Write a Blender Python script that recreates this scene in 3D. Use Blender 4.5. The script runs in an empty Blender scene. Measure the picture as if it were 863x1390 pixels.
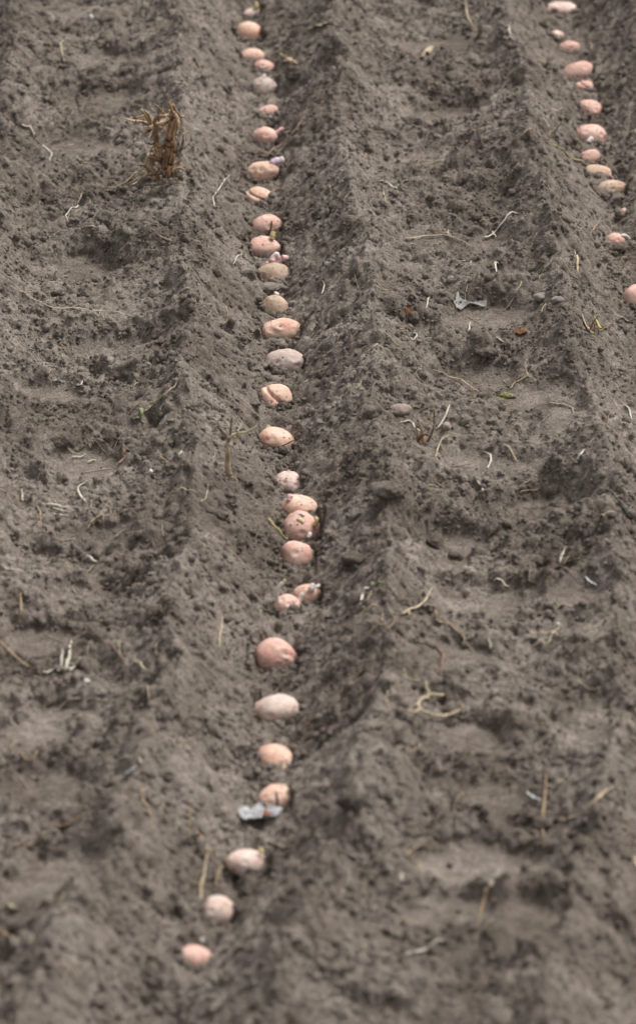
import bpy, math, random
import numpy as np

random.seed(7)
rng = np.random.default_rng(11)
scene = bpy.context.scene
COL = scene.collection

# ------------------------------------------------------------------ camera numbers
PW, PH = 863.0, 1390.0
FPX = 6772.0                      # focal length in pixels of the photograph
TH = math.radians(24.0)
CH = 3.295                        # camera height above the furrow bottom
CAM = np.array([0.0, 0.0, CH])
FWD = np.array([0.0, math.cos(TH), -math.sin(TH)])
DWN = np.array([0.0, -math.sin(TH), -math.cos(TH)])
RGT = np.array([1.0, 0.0, 0.0])

def ray(px, py):
    d = FWD + RGT * ((px - PW / 2) / FPX) + DWN * ((py - PH / 2) / FPX)
    return d
def on_plane(px, py, z):
    d = ray(px, py); t = (z - CH) / d[2]
    return CAM + d * t
def mpp(p):                       # metres per photo pixel at a world point
    return float(np.dot(np.asarray(p) - CAM, FWD)) / FPX

# ------------------------------------------------------------------ noise
def vnoise(x, y, seed):
    r = np.random.default_rng(seed)
    n = 256
    g = r.random((n, n)).astype(np.float32) * 2 - 1
    xi = np.floor(x).astype(np.int64); yi = np.floor(y).astype(np.int64)
    fx = (x - xi).astype(np.float32); fy = (y - yi).astype(np.float32)
    fx = fx * fx * fx * (fx * (fx * 6 - 15) + 10); fy = fy * fy * fy * (fy * (fy * 6 - 15) + 10)
    a = g[xi % n, yi % n]; b = g[(xi + 1) % n, yi % n]
    c = g[xi % n, (yi + 1) % n]; d = g[(xi + 1) % n, (yi + 1) % n]
    return (a * (1 - fx) + b * fx) * (1 - fy) + (c * (1 - fx) + d * fx) * fy
def sn(X, Y, size, seed, ang=0.6):
    c, s = math.cos(ang + seed), math.sin(ang + seed)
    return vnoise((X * c - Y * s) / size + 31.7 * seed, (X * s + Y * c) / size + 17.3 * seed, seed)

# ------------------------------------------------------------------ furrow line
ROW_A = [(343,15),(341,75),(358,105),(361,150),(362,184),(359,230),(353,267),(362,304),(363,340),(372,370),
         (377,414),(381,444),(384,488),(378,537),(380,595),(390,652),(402,700),(405,751),(400,810),(382,887),
         (374,958),(373,1026),(368,1081),(350,1125),(332,1168),(300,1235),(270,1293),(240,1350),(215,1390)]
ctrl = np.array([on_plane(a, b, 0.02)[:2] for a, b in ROW_A])
o_ = np.argsort(ctrl[:, 1]); ctrl = ctrl[o_]
YT = np.linspace(-80, 110, 19001)
XT = np.interp(YT, ctrl[:, 1], ctrl[:, 0])
slope_far = 0.0
k_ = np.exp(-0.5 * (np.arange(-40, 41) / 14.0) ** 2); k_ /= k_.sum()
XT = np.convolve(np.pad(XT, 40, mode='edge'), k_, mode='valid')
PITCH = 0.65
def furrow_x(Y): return np.interp(Y, YT, XT)

# ------------------------------------------------------------------ terrain grid
def axis(a, b, step, lo, hi):
    core = list(np.arange(a, b, step))
    s = step; v = core[-1]; up = []
    while v < hi:
        s = min(s * 1.09, 2.0); v += s; up.append(v)
    s = step; v = core[0]; dn = []
    while v > lo:
        s = min(s * 1.09, 2.0); v -= s; dn.append(v)
    return np.array(dn[::-1] + core + up)
GX = axis(-0.74, 0.74, 0.0021, -60, 60)
GY = axis(5.45, 10.35, 0.0029, -40, 100)
NX, NY = len(GX), len(GY)
X, Y = np.meshgrid(GX, GY, indexing='xy')      # shape NY, NX
X = X.astype(np.float64); Y = Y.astype(np.float64)

prof_u = np.array([0, .018, .045, .085, .115, .138, .155, .175, .205, .25, .325])
prof_z = np.array([0, .003, .034, .084, .116, .130, .127, .108, .084, .070, .064])
tu = np.linspace(-0.4, 0.4, 1601)
au = np.abs(tu); au = np.where(au > .325, .65 - au, au)
tz = np.interp(au, prof_u, prof_z)
kk = np.exp(-0.5 * (np.arange(-40, 41) / 12.0) ** 2); kk /= kk.sum()
tz = np.convolve(np.pad(tz, 40, mode='edge'), kk, mode='valid'); tz -= tz.min()

XW = X + 0.012 * sn(X, Y, 0.22, 3) + 0.006 * sn(X, Y, 0.07, 4)
U = XW - furrow_x(Y)
KI = np.round(U / PITCH); U = U - KI * PITCH
AU = np.abs(U)
H = np.interp(U, tu, tz)
def sm(a, b, v):
    t = np.clip((v - a) / (b - a), 0, 1); return t * t * (3 - 2 * t)
inter = sm(0.15, 0.20, AU)                      # trodden strip between the ridges
slopeM = sm(0.025, 0.06, AU) * (1 - sm(0.12, 0.16, AU))
H *= 1 + 0.14 * sn(X, Y, 0.5, 5) + 0.07 * sn(X, Y, 0.17, 6)
H += inter * (0.016 * sn(X, Y, 0.26, 7) + 0.010 * sn(X, Y, 0.11, 8))

# smooth trodden pads and footprints: (px, py, half width px, half height px, depth m)
smooth = np.zeros_like(H)
PADS = [(600,150,95,26,.022),(590,215,85,24,.018),(640,345,90,25,.020),(660,440,85,28,.014),(640,520,70,24,.010),
        (655,640,95,24,.020),(740,704,66,26,.026),(665,825,100,30,.024),(620,905,70,24,.012),(800,1010,60,45,.022),
        (640,1020,60,26,.014),(640,1190,110,34,.02),(720,1290,120,34,.016),(840,900,60,26,.012),(770,600,60,24,.010),
        (150,92,62,26,.030),(110,205,70,26,.016),(70,25,80,22,.012),(105,375,70,28,.022),(150,478,70,24,.032),
        (70,540,60,24,.014),(115,640,70,26,.016),(110,810,75,24,.022),(60,885,70,24,.014),(90,985,70,26,.016),
        (60,1090,70,30,.018),(80,1210,90,34,.014),(600,60,80,20,.014),(700,390,60,20,.014),(590,460,60,18,.012),(740,560,80,22,.012),(620,740,60,20,.012),(780,830,70,26,.018),(640,1090,90,28,.016),(610,1255,80,26,.014),(140,140,60,20,.014),(120,735,70,22,.016),(40,1020,60,26,.014),(580,330,46,18,.01),(700,15,60,16,.012),(600,765,40,20,.008)]
for px, py, hw, hh, dep in PADS:
    c = on_plane(px, py, 0.06); m = mpp(c)
    a = hw * m; b = hh * m / 0.42
    dx = (X - c[0]) / a + 0.20 * sn(X, Y, 0.06, 21); dy = (Y - c[1]) / b + 0.16 * sn(X, Y, 0.05, 22)
    d = np.sqrt(dx * dx + dy * dy)
    w = 1 - sm(0.55, 1.15, d)
    rim = np.exp(-((d - 1.15) / 0.22) ** 2)
    hc = float(H[np.searchsorted(GY, c[1]), np.searchsorted(GX, c[0])])
    tgt = hc - dep * .75 + 0.03 * (Y - c[1]) + 0.004 * sn(X, Y, .09, 24)
    H += (tgt - H) * w * .93 * sm(.13, .17, AU) + 0.34 * dep * rim
    smooth = np.maximum(smooth, (1 - sm(0.72, 1.0, d)) * np.clip(1.0 + 0.45 * sn(X, Y, 0.10, 23), 0, 1))
smooth *= inter * 0.6 + 0.4

rough = 1 - 0.90 * smooth
# dark holes and slits: (px, py, half w px, half h px, depth m)
HOLES = [(178,942,16,7,.03),(152,474,36,8,.032),(205,592,13,10,.03),(163,604,18,6,.025),(752,700,34,13,.026),
         (478,1088,19,15,.03),(770,866,16,10,.03),(605,966,20,10,.025),(785,1168,18,10,.03),(612,1082,9,7,.02),
         (490,928,34,7,.028),(420,990,18,6,.022),(395,102,14,9,.025),(250,330,14,8,.02),(120,880,16,8,.018),
         (55,268,14,8,.02),(140,298,13,10,.02),(215,590,10,9,.02),(440,840,10,26,.022),(250,940,18,9,.02),
         (20,978,14,8,.02),(100,985,16,7,.022),(350,1245,10,6,.015),(240,240,12,8,.02),(690,165,16,10,.02),
         (640,262,14,7,.02),(850,1100,24,14,.02),(520,880,14,7,.018),(655,88,16,9,.02),(590,30,28,10,.018),
         (740,270,12,7,.015),(835,350,18,10,.015),(190,1000,14,8,.018),(320,1010,20,6,.022),(60,900,18,8,.02),
         (560,700,22,8,.02),(285,160,13,8,.02),(500,640,14,7,.02),(800,760,22,8,.014),(250,55,12,7,.016),
         (520,1035,16,8,.02),(180,745,16,8,.018),(215,770,12,7,.018),(700,1120,16,8,.02),(760,1235,26,8,.018)]
for px, py, hw, hh, dep in HOLES:
    c = on_plane(px, py, 0.07); m = mpp(c)
    a = hw * m; b = hh * m / 0.5
    ix = slice(*np.searchsorted(GX, [c[0] - 2.2 * a, c[0] + 2.2 * a])); iy = slice(*np.searchsorted(GY, [c[1] - 2.2 * b, c[1] + 2.2 * b]))
    xx = X[iy, ix]; yy = Y[iy, ix]
    d = np.sqrt(((xx - c[0]) / a + .5 * sn(xx, yy, 0.03, 31) + .35 * sn(xx, yy, 0.012, 33)) ** 2 + ((yy - c[1]) / b + .5 * sn(xx, yy, 0.03, 32) + .35 * sn(xx, yy, 0.012, 34)) ** 2)
    H[iy, ix] -= (1.15 if hw < 20 else .95) * dep * (1 - sm(0.45 if hw < 20 else .15, 1.15, d))
    H[iy, ix] += 0.25 * dep * np.exp(-((d - 1.35) / 0.2) ** 2)

# loose earth cannot stand steeper than its angle of repose
dyv = np.diff(GY); dxv = np.diff(GX)
def repose(k):
    for j in range(1, NY): np.minimum(H[j], H[j - 1] + k * dyv[j - 1], out=H[j])
    for j in range(NY - 2, -1, -1): np.minimum(H[j], H[j + 1] + k * dyv[j], out=H[j])
    for i in range(1, NX): H[:, i] = np.minimum(H[:, i], H[:, i - 1] + k * dxv[i - 1])
    for i in range(NX - 2, -1, -1): H[:, i] = np.minimum(H[:, i], H[:, i + 1] + k * dxv[i])
repose(.85)
# crumbly structure
def worley(x, y, seed):
    """packed rounded lumps: height 0..1 with sharp gaps, own height per lump"""
    r = np.random.default_rng(seed); n = 128
    jx = (r.random((n, n)) * .8 + .1).astype(np.float32); jy = (r.random((n, n)) * .8 + .1).astype(np.float32)
    hh = (r.random((n, n)) ** 1.5 * .85 + .15).astype(np.float32)
    xi = np.floor(x).astype(np.int32); yi = np.floor(y).astype(np.int32)
    fx = (x - xi).astype(np.float32); fy = (y - yi).astype(np.float32)
    out = np.zeros(x.shape, np.float32)
    for a in (-1, 0, 1):
        for b in (-1, 0, 1):
            ia = (xi + a) % n; ib = (yi + b) % n
            h_ = hh[ia, ib]
            q = 1 - ((jx[ia, ib] + a - fx) ** 2 + (jy[ia, ib] + b - fy) ** 2) / (.50 + .42 * h_)
            out = np.maximum(out, np.sqrt(np.clip(q, 0, None)) * h_)
    return out
def billow(s, seed): return np.abs(sn(X, Y, s, seed)) * 2 - 0.7
wa = sn(X, Y, .021, 101); wb = sn(X, Y, .021, 102); wc = sn(X, Y, .008, 103); wd = sn(X, Y, .008, 104)
QX = X + .0075 * wa + .0022 * wc; QY = Y + .0075 * wb + .0022 * wd
str_ = 1 + .55 * slopeM                        # lumps drawn out down the furrow sides
amp = np.clip(.75 + .8 * sn(X, Y, .13, 105) + .35 * sn(X, Y, .05, 106), .25, 1.5)
H += rough * (0.0090 * sn(X, Y, 0.060, 41) + 0.0060 * billow(0.034, 42) + 0.0035 * sn(X, Y, 0.019, 43))
H += rough * amp * (0.0125 * worley(QX / .036 + 3, QY / .034, 110) * (1 - .45 * slopeM))
H += rough * (.35 + .65 * amp) * (0.0094 * worley(QX / (.0185 * 1.4) + 3 + QY * 7, QY / .0175, 111))
H += (.12 + .88 * rough) * (0.0064 * worley(QX / .0105 + QY * 21, QY / .0098, 112) + .0016 * sn(X, Y, .0055, 45) + .0010 * sn(X, Y, .0042, 46))
pit = sm(.42, .78, sn(QX, QY, .026, 120)) * sm(-.3, .3, sn(X, Y, .16, 121)) * (1 - .6 * slopeM)
H -= rough * .011 * pit
pit2 = sm(.50, .80, sn(QX, QY, .013, 122))
H -= rough * .0045 * pit2
# hoe streaks running down the furrow sides
st = vnoise((X + 0.35 * np.sign(U) * Y * 0) / 0.060 + 5, Y / 0.0125 + 0.8 * sn(X, Y, 0.05, 51), 52)
st2 = vnoise(X / 0.11 + 9, Y / 0.030 + 0.8 * sn(X, Y, 0.07, 53), 54)
H += slopeM * (0.0034 * st + 0.0075 * st2)
# cloddy crest
crest = np.exp(-((AU - 0.155) / 0.03) ** 2)
H += crest * 0.009 * sn(X, Y, 0.045, 61)

# stamped clods
WX = 0.30 * sn(X, Y, 0.010, 71) + 0.22 * sn(X, Y, 0.022, 73); WY = 0.30 * sn(X, Y, 0.010, 72) + 0.22 * sn(X, Y, 0.022, 74)
H0 = H.copy()
def stamp(cx, cy, r, flat, sink):
    ix0, ix1 = np.searchsorted(GX, [cx - 1.5 * r, cx + 1.5 * r]); iy0, iy1 = np.searchsorted(GY, [cy - 1.5 * r, cy + 1.5 * r])
    if ix1 - ix0 < 2 or iy1 - iy0 < 2: return
    s = (slice(iy0, iy1), slice(ix0, ix1))
    dx = (X[s] - cx) / r + WX[s] * .8; dy = (Y[s] - cy) / r + WY[s] * .8
    q = 1 - dx * dx - dy * dy
    base = H0[(iy0 + iy1) // 2, (ix0 + ix1) // 2]
    z = base + r * flat * np.sqrt(np.clip(q, 0, None)) - sink * r
    H[s] = np.where(q > 0, np.maximum(H[s], z), H[s])
N1 = 26000
xs = rng.uniform(-0.74, 0.74, N1); ys = rng.uniform(5.45, 10.35, N1)
rs = 0.0036 * (1 - rng.random(N1)) ** (-1 / 2.6); rs = np.clip(rs, 0.0036, 0.021)
gi = np.clip(np.searchsorted(GX, xs), 0, NX - 1); gj = np.clip(np.searchsorted(GY, ys), 0, NY - 1)
keep = rng.random(N1) < (1 - 0.97 * smooth[gj, gi]) * (1 - .25 * slopeM[gj, gi]) * np.clip(0.65 + 0.9 * sn(xs, ys, 0.10, 81), 0.1, 1)
keep &= ~((rs > 0.009) & (slopeM[gj, gi] > 0.4) & (rng.random(N1) < .75))
for cx, cy, r in zip(xs[keep], ys[keep], rs[keep]):
    stamp(cx, cy, r, random.uniform(.6, 1.0), random.uniform(.05, .4))

repose(1.9)
def hgt(x, y):
    x = np.asarray(x, float); y = np.asarray(y, float)
    i = np.clip(np.searchsorted(GX, x) - 1, 0, NX - 2); j = np.clip(np.searchsorted(GY, y) - 1, 0, NY - 2)
    fx = (x - GX[i]) / (GX[i + 1] - GX[i]); fy = (y - GY[j]) / (GY[j + 1] - GY[j])
    return (H[j, i] * (1 - fx) + H[j, i + 1] * fx) * (1 - fy) + (H[j + 1, i] * (1 - fx) + H[j + 1, i + 1] * fx) * fy
def P(px, py, lift=0.0):          # where the sight line meets the soil
    d = ray(px, py)
    t0 = (0.24 - CH) / d[2]; t1 = (-0.08 - CH) / d[2]
    t = np.linspace(t0, t1, 500)
    pts = CAM[None, :] + d[None, :] * t[:, None]
    below = pts[:, 2] < hgt(pts[:, 0], pts[:, 1])
    k = int(np.argmax(below)) if below.any() else len(t) - 1
    p = pts[k].copy(); p[2] = float(hgt(p[0], p[1])) + lift
    return p
def V(px, py, base):              # the point of the sight line in the upright plane through base
    d = ray(px, py); t = (base[1] - CAM[1]) / d[1]
    return CAM + d * t

# ------------------------------------------------------------------ materials
def mat(name, build):
    m = bpy.data.materials.new(name); m.use_nodes = True
    nt = m.node_tree; b = nt.nodes['Principled BSDF']
    build(nt, b); return m
def N(nt, typ, **kw):
    n = nt.nodes.new(typ)
    for k, v in kw.items(): setattr(n, k, v)
    return n
def noise(nt, co, scale, detail=3, rough=.55):
    n = N(nt, 'ShaderNodeTexNoise'); n.inputs['Scale'].default_value = scale
    n.inputs['Detail'].default_value = detail; n.inputs['Roughness'].default_value = rough
    nt.links.new(co, n.inputs['Vector']); return n.outputs['Fac']
def ramp(nt, fac, stops):
    r = N(nt, 'ShaderNodeValToRGB'); e = r.color_ramp.elements
    while len(e) < len(stops): e.new(0.5)
    for el, (p, c) in zip(e, stops): el.position = p; el.color = (*c, 1) if len(c) == 3 else c
    nt.links.new(fac, r.inputs['Fac']); return r.outputs['Color']
def mix(nt, fac, a, b, blend='MIX'):
    m = N(nt, 'ShaderNodeMix', data_type='RGBA', blend_type=blend)
    for sock, v in ((m.inputs[0], fac), (m.inputs[6], a), (m.inputs[7], b)):
        if hasattr(v, 'is_output'): nt.links.new(v, sock)
        else: sock.default_value = v if not isinstance(v, tuple) else (*v, 1)
    return m.outputs[2]
def bump(nt, b, h, dist, strength=1.0, prev=None):
    n = N(nt, 'ShaderNodeBump'); n.inputs['Distance'].default_value = dist; n.inputs['Strength'].default_value = strength
    nt.links.new(h, n.inputs['Height'])
    if prev is not None: nt.links.new(prev, n.inputs['Normal'])
    nt.links.new(n.outputs[0], b.inputs['Normal']); return n.outputs[0]

def soil_build(k):
    def f(nt, b):
        g = N(nt, 'ShaderNodeNewGeometry').outputs['Position']
        big = noise(nt, g, 5, 4); mid = noise(nt, g, 38, 4); fine = noise(nt, g, 260, 3, .6); vf = noise(nt, g, 700, 2)
        c1 = ramp(nt, big, [(.36, (.160*k, .134*k, .113*k)), (.64, (.290*k, .254*k, .222*k))])
        c2 = ramp(nt, mid, [(.30, (.60, .57, .54)), (.62, (1.06, 1.05, 1.04))])
        c = mix(nt, .8, c1, c2, 'MULTIPLY')
        c3 = ramp(nt, fine, [(.34, (.56, .54, .52)), (.50, (1, 1, 1)), (.72, (1.34, 1.32, 1.30))])
        c = mix(nt, .85, c, c3, 'MULTIPLY')
        vo = N(nt, 'ShaderNodeTexVoronoi'); vo.inputs['Scale'].default_value = 210; nt.links.new(g, vo.inputs['Vector'])
        vc = N(nt, 'ShaderNodeTexVoronoi'); vc.inputs['Scale'].default_value = 125; nt.links.new(g, vc.inputs['Vector'])
        vs_ = N(nt, 'ShaderNodeSeparateColor'); nt.links.new(vc.outputs['Color'], vs_.inputs[0])
        c = mix(nt, .5, c, ramp(nt, vs_.outputs[0], [(0, (.62, .60, .58)), (1, (1.30, 1.29, 1.28))]), 'MULTIPLY')
        spk = ramp(nt, vo.outputs['Color'], [(.80, (0, 0, 0)), (.97, (1, 1, 1))])
        sepr = N(nt, 'ShaderNodeSeparateColor'); nt.links.new(spk, sepr.inputs[0])
        mm = N(nt, 'ShaderNodeMath', operation='MULTIPLY'); nt.links.new(sepr.outputs[0], mm.inputs[0]); mm.inputs[1].default_value = .30
        c = mix(nt, mm.outputs[0], c, (.27, .235, .20))
        nt.links.new(c, b.inputs['Base Color'])
        b.inputs['Roughness'].default_value = .95; b.inputs['Specular IOR Level'].default_value = .15
        n1 = bump(nt, b, fine, .0045, 1.0)
        n2 = bump(nt, b, vf, .0016, 1.0, n1)
    return f
M_SOIL = mat('soil', soil_build(1.0))
M_CLOD = mat('soil_clod', soil_build(0.95))
M_DARK = mat('soil_dark', soil_build(0.62))  # same soil colours scaled darker, for the darkest clods

def plain(name, ca, cb, scale=60, rough=.8, bd=.0006, spec=.3, extra=None):
    def f(nt, b):
        g = N(nt, 'ShaderNodeNewGeometry').outputs['Position']
        n = noise(nt, g, scale, 4, .6)
        c = ramp(nt, n, [(.36, ca), (.64, cb)])
        nt.links.new(c, b.inputs['Base Color'])
        b.inputs['Roughness'].default_value = rough; b.inputs['Specular IOR Level'].default_value = spec
        bump(nt, b, noise(nt, g, scale * 6, 3), bd, .8)
        if extra: extra(nt, b)
    return mat(name, f)
M_STRAW = plain('straw', (.30, .235, .15), (.50, .42, .30), 70)
M_PALE = plain('pale_straw', (.43, .385, .305), (.63, .575, .485), 60)
M_TAN = plain('tan_root', (.20, .135, .080), (.38, .28, .175), 80)
M_BROWN = plain('brown_twig', (.075, .050, .036), (.17, .115, .080), 90)
M_BLACK = plain('dark_twig', (.022, .019, .017), (.06, .05, .042), 90)
M_REDROOT = plain('reddish_root', (.14, .085, .062), (.27, .18, .14), 90)
M_YELLOW = plain('yellow_stem', (.34, .30, .09), (.52, .46, .20), 60)
M_GREEN = plain('green_blade', (.13, .17, .07), (.30, .33, .18), 50)
M_AMBER = plain('amber_root', (.16, .090, .048), (.44, .27, .15), 60, .9, .0014)
M_BUFF = plain('buff_root', (.26, .17, .095), (.56, .44, .30), 60, .9, .0014)
M_LEAF = plain('dead_leaf', (.11, .045, .015), (.27, .13, .045), 90)
M_MOSS = plain('moss', (.14, .13, .05), (.28, .26, .11), 200)
M_WHITE = plain('white_chip', (.48, .48, .46), (.66, .66, .64), 120, .5)
M_STONE = plain('grey_stone', (.165, .145, .125), (.29, .265, .24), 120, .8)
M_PSTONE = plain('pinkish_stone', (.20, .155, .13), (.32, .255, .215), 90, .9)
M_SPR_W = plain('sprout_white', (.60, .50, .46), (.80, .74, .68), 150, .5)
M_SPR_P = plain('sprout_pink', (.52, .24, .26), (.76, .52, .52), 120, .5)
M_SPR_Y = plain('sprout_yellow', (.48, .36, .15), (.66, .55, .32), 120, .5)
M_SPR_U = plain('sprout_purple', (.42, .27, .36), (.68, .55, .60), 120, .5)
def film(nt, b):
    b.inputs['Transmission Weight'].default_value = .35; b.inputs['IOR'].default_value = 1.2
M_FILM = plain('clear_film', (.27, .26, .24), (.42, .41, .39), 60, .5, .0004, .5, film)
def foil_b(nt, b):
    pass
M_FOIL = plain('silvery_film', (.16, .16, .165), (.46, .46, .47), 75, .5, .0006, .5, foil_b)
M_RED = plain('red_print', (.28, .07, .035), (.42, .15, .08), 90, .5)

def potato_mat(name, a, bcol, dust, dustamt):
    def f(nt, b):
        tc = N(nt, 'ShaderNodeTexCoord').outputs['Object']
        oi = N(nt, 'ShaderNodeObjectInfo')
        mp = N(nt, 'ShaderNodeVectorMath', operation='ADD'); nt.links.new(tc, mp.inputs[0])
        cx = N(nt, 'ShaderNodeCombineXYZ'); mu = N(nt, 'ShaderNodeMath', operation='MULTIPLY'); mu.inputs[1].default_value = 7
        nt.links.new(oi.outputs['Random'], mu.inputs[0]); nt.links.new(mu.outputs[0], cx.inputs[0]); nt.links.new(cx.outputs[0], mp.inputs[1])
        v = mp.outputs[0]
        c = ramp(nt, noise(nt, v, 34, 4, .6), [(.34, a), (.64, bcol)])
        pink = ramp(nt, noise(nt, v, 60, 2), [(.5, (0, 0, 0)), (.72, (1, 1, 1))])
        sp = N(nt, 'ShaderNodeSeparateColor'); nt.links.new(pink, sp.inputs[0])
        m1 = N(nt, 'ShaderNodeMath', operation='MULTIPLY'); nt.links.new(sp.outputs[0], m1.inputs[0]); m1.inputs[1].default_value = .42
        c = mix(nt, m1.outputs[0], c, (.60, .20, .15))
        dn = ramp(nt, noise(nt, v, 46, 5, .65), [(.50 - .22 * dustamt, (0, 0, 0)), (.74 - .12 * dustamt, (1, 1, 1))])
        sp2 = N(nt, 'ShaderNodeSeparateColor'); nt.links.new(dn, sp2.inputs[0])
        m2 = N(nt, 'ShaderNodeMath', operation='MULTIPLY'); nt.links.new(sp2.outputs[0], m2.inputs[0]); m2.inputs[1].default_value = .35 + .5 * dustamt
        c = mix(nt, m2.outputs[0], c, dust)
        sk = ramp(nt, noise(nt, v, 420, 2), [(.34, (.45, .36, .30)), (.44, (1, 1, 1))])
        c = mix(nt, .38, c, sk, 'MULTIPLY')
        ds = ramp(nt, noise(nt, v, 95, 5, .7), [(.575, (0, 0, 0)), (.64, (1, 1, 1))])
        sp3 = N(nt, 'ShaderNodeSeparateColor'); nt.links.new(ds, sp3.inputs[0])
        m3 = N(nt, 'ShaderNodeMath', operation='MULTIPLY'); nt.links.new(sp3.outputs[0], m3.inputs[0]); m3.inputs[1].default_value = .5
        c = mix(nt, m3.outputs[0], c, (.26, .20, .16))
        nt.links.new(c, b.inputs['Base Color'])
        b.inputs['Roughness'].default_value = .74; b.inputs['Specular IOR Level'].default_value = .3
        n1 = bump(nt, b, noise(nt, v, 130, 3), .0016, .8)
        bump(nt, b, noise(nt, v, 500, 2), .0004, .7, n1)
    return mat(name, f)
PM = {'pink': potato_mat('potato_pink', (0.605, 0.342, 0.276), (0.799, 0.535, 0.452), (0.486, 0.385, 0.322), .48),
      'peach': potato_mat('potato_peach', (0.648, 0.391, 0.286), (0.821, 0.578, 0.458), (0.508, 0.407, 0.333), .45),
      'tan': potato_mat('potato_tan', (0.464, 0.326, 0.229), (0.626, 0.482, 0.359), (0.378, 0.305, 0.244), .6),
      'grey': potato_mat('potato_grey', (0.486, 0.364, 0.312), (0.594, 0.476, 0.416), (0.410, 0.348, 0.312), .8),
      'pale': potato_mat('potato_pale', (0.670, 0.482, 0.406), (0.810, 0.663, 0.582), (0.540, 0.460, 0.416), .55)}

# ------------------------------------------------------------------ object helpers
def mesh_obj(name, v, f, m, parent=None, smooth=True, loc=None):
    me = bpy.data.meshes.new(name); me.from_pydata([tuple(p) for p in v], [], [tuple(q) for q in f])
    if smooth: me.polygons.foreach_set('use_smooth', [True] * len(me.polygons))
    me.materials.append(m); me.update()
    o = bpy.data.objects.new(name, me); COL.objects.link(o)
    if parent is not None: o.parent = parent
    if loc is not None: o.location = loc
    return o
def tag(o, label=None, cat=None, group=None, kind=None):
    if label: o['label'] = label
    if cat: o['category'] = cat
    if group: o['group'] = group
    if kind: o['kind'] = kind
    return o
def empty(name, loc):
    o = bpy.data.objects.new(name, None); o.empty_display_size = .02; o.location = tuple(loc); COL.objects.link(o); return o

def fast_mesh(name, verts, faces_n, m, smooth=True):
    """verts (n,3), faces (k,s) array."""
    me = bpy.data.meshes.new(name); k, s = faces_n.shape
    me.vertices.add(len(verts)); me.vertices.foreach_set('co', verts.astype(np.float32).ravel())
    me.loops.add(k * s); me.loops.foreach_set('vertex_index', faces_n.astype(np.int32).ravel())
    me.polygons.add(k); me.polygons.foreach_set('loop_start', np.arange(0, k * s, s, dtype=np.int32))
    me.polygons.foreach_set('loop_total', np.full(k, s, dtype=np.int32))
    me.update(calc_edges=True)
    me.polygons.foreach_set('use_smooth', np.full(k, smooth, dtype=bool))
    me.materials.append(m); me.validate()
    o = bpy.data.objects.new(name, me); COL.objects.link(o); return o

import bmesh
_ico = {}
def ico(n):
    if n not in _ico:
        bm = bmesh.new(); bmesh.ops.create_icosphere(bm, subdivisions=n, radius=1.0)
        bm.verts.ensure_lookup_table()
        _ico[n] = (np.array([v.co[:] for v in bm.verts]), np.array([[v.index for v in f.verts] for f in bm.faces])); bm.free()
    return _ico[n]
def n3(v, size, seed):
    r = np.random.default_rng(seed); out = np.zeros(len(v))
    for k in range(5):
        d = r.normal(size=3); d /= np.linalg.norm(d); ph = r.uniform(0, 6.28)
        out += np.sin(v @ d * 6.28 / size * r.uniform(.7, 1.3) + ph)
    return out / 5 * 1.6

def catmull(pts, per=7):
    pts = [np.asarray(p, float) for p in pts]
    if len(pts) == 2: pts = [pts[0], (pts[0] + pts[1]) / 2, pts[1]]
    q = [2 * pts[0] - pts[1]] + pts + [2 * pts[-1] - pts[-2]]; out = []
    for i in range(1, len(q) - 2):
        for k in range(per):
            t = k / per
            out.append(.5 * ((2 * q[i]) + (-q[i-1] + q[i+1]) * t + (2*q[i-1] - 5*q[i] + 4*q[i+1] - q[i+2]) * t*t + (-q[i-1] + 3*q[i] - 3*q[i+1] + q[i+2]) * t**3))
    out.append(pts[-1]); return np.array(out)
def tube_geo(path, rad, seed=0, sides=7, flat=1.0):
    r = np.random.default_rng(abs(int(seed))); n = len(path)
    rad = np.asarray(rad) * (1 + .07 * r.normal(size=n).clip(-1.5, 1.5))
    V_, F_ = [], []
    up = np.array([0, 0, 1.0])
    for i in range(n):
        t = path[min(i + 1, n - 1)] - path[max(i - 1, 0)]; t = t / (np.linalg.norm(t) + 1e-12)
        a = np.cross(t, up)
        if np.linalg.norm(a) < .1: a = np.cross(t, np.array([1.0, 0, 0]))
        a /= np.linalg.norm(a); b = np.cross(a, t)
        for k in range(sides):
            ph = 6.2832 * k / sides
            V_.append(path[i] + rad[i] * (a * math.cos(ph) + b * math.sin(ph) * flat))
    for i in range(n - 1):
        for k in range(sides):
            k2 = (k + 1) % sides
            F_.append((i * sides + k, i * sides + k2, (i + 1) * sides + k2, (i + 1) * sides + k))
    F_.append(tuple(range(sides))[::-1]); F_.append(tuple((n - 1) * sides + k for k in range(sides)))
    return V_, F_
def centre(v):
    v = np.array(v); c = v.mean(0); c[2] = v[:, 2].min(); return v - c, c

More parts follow.
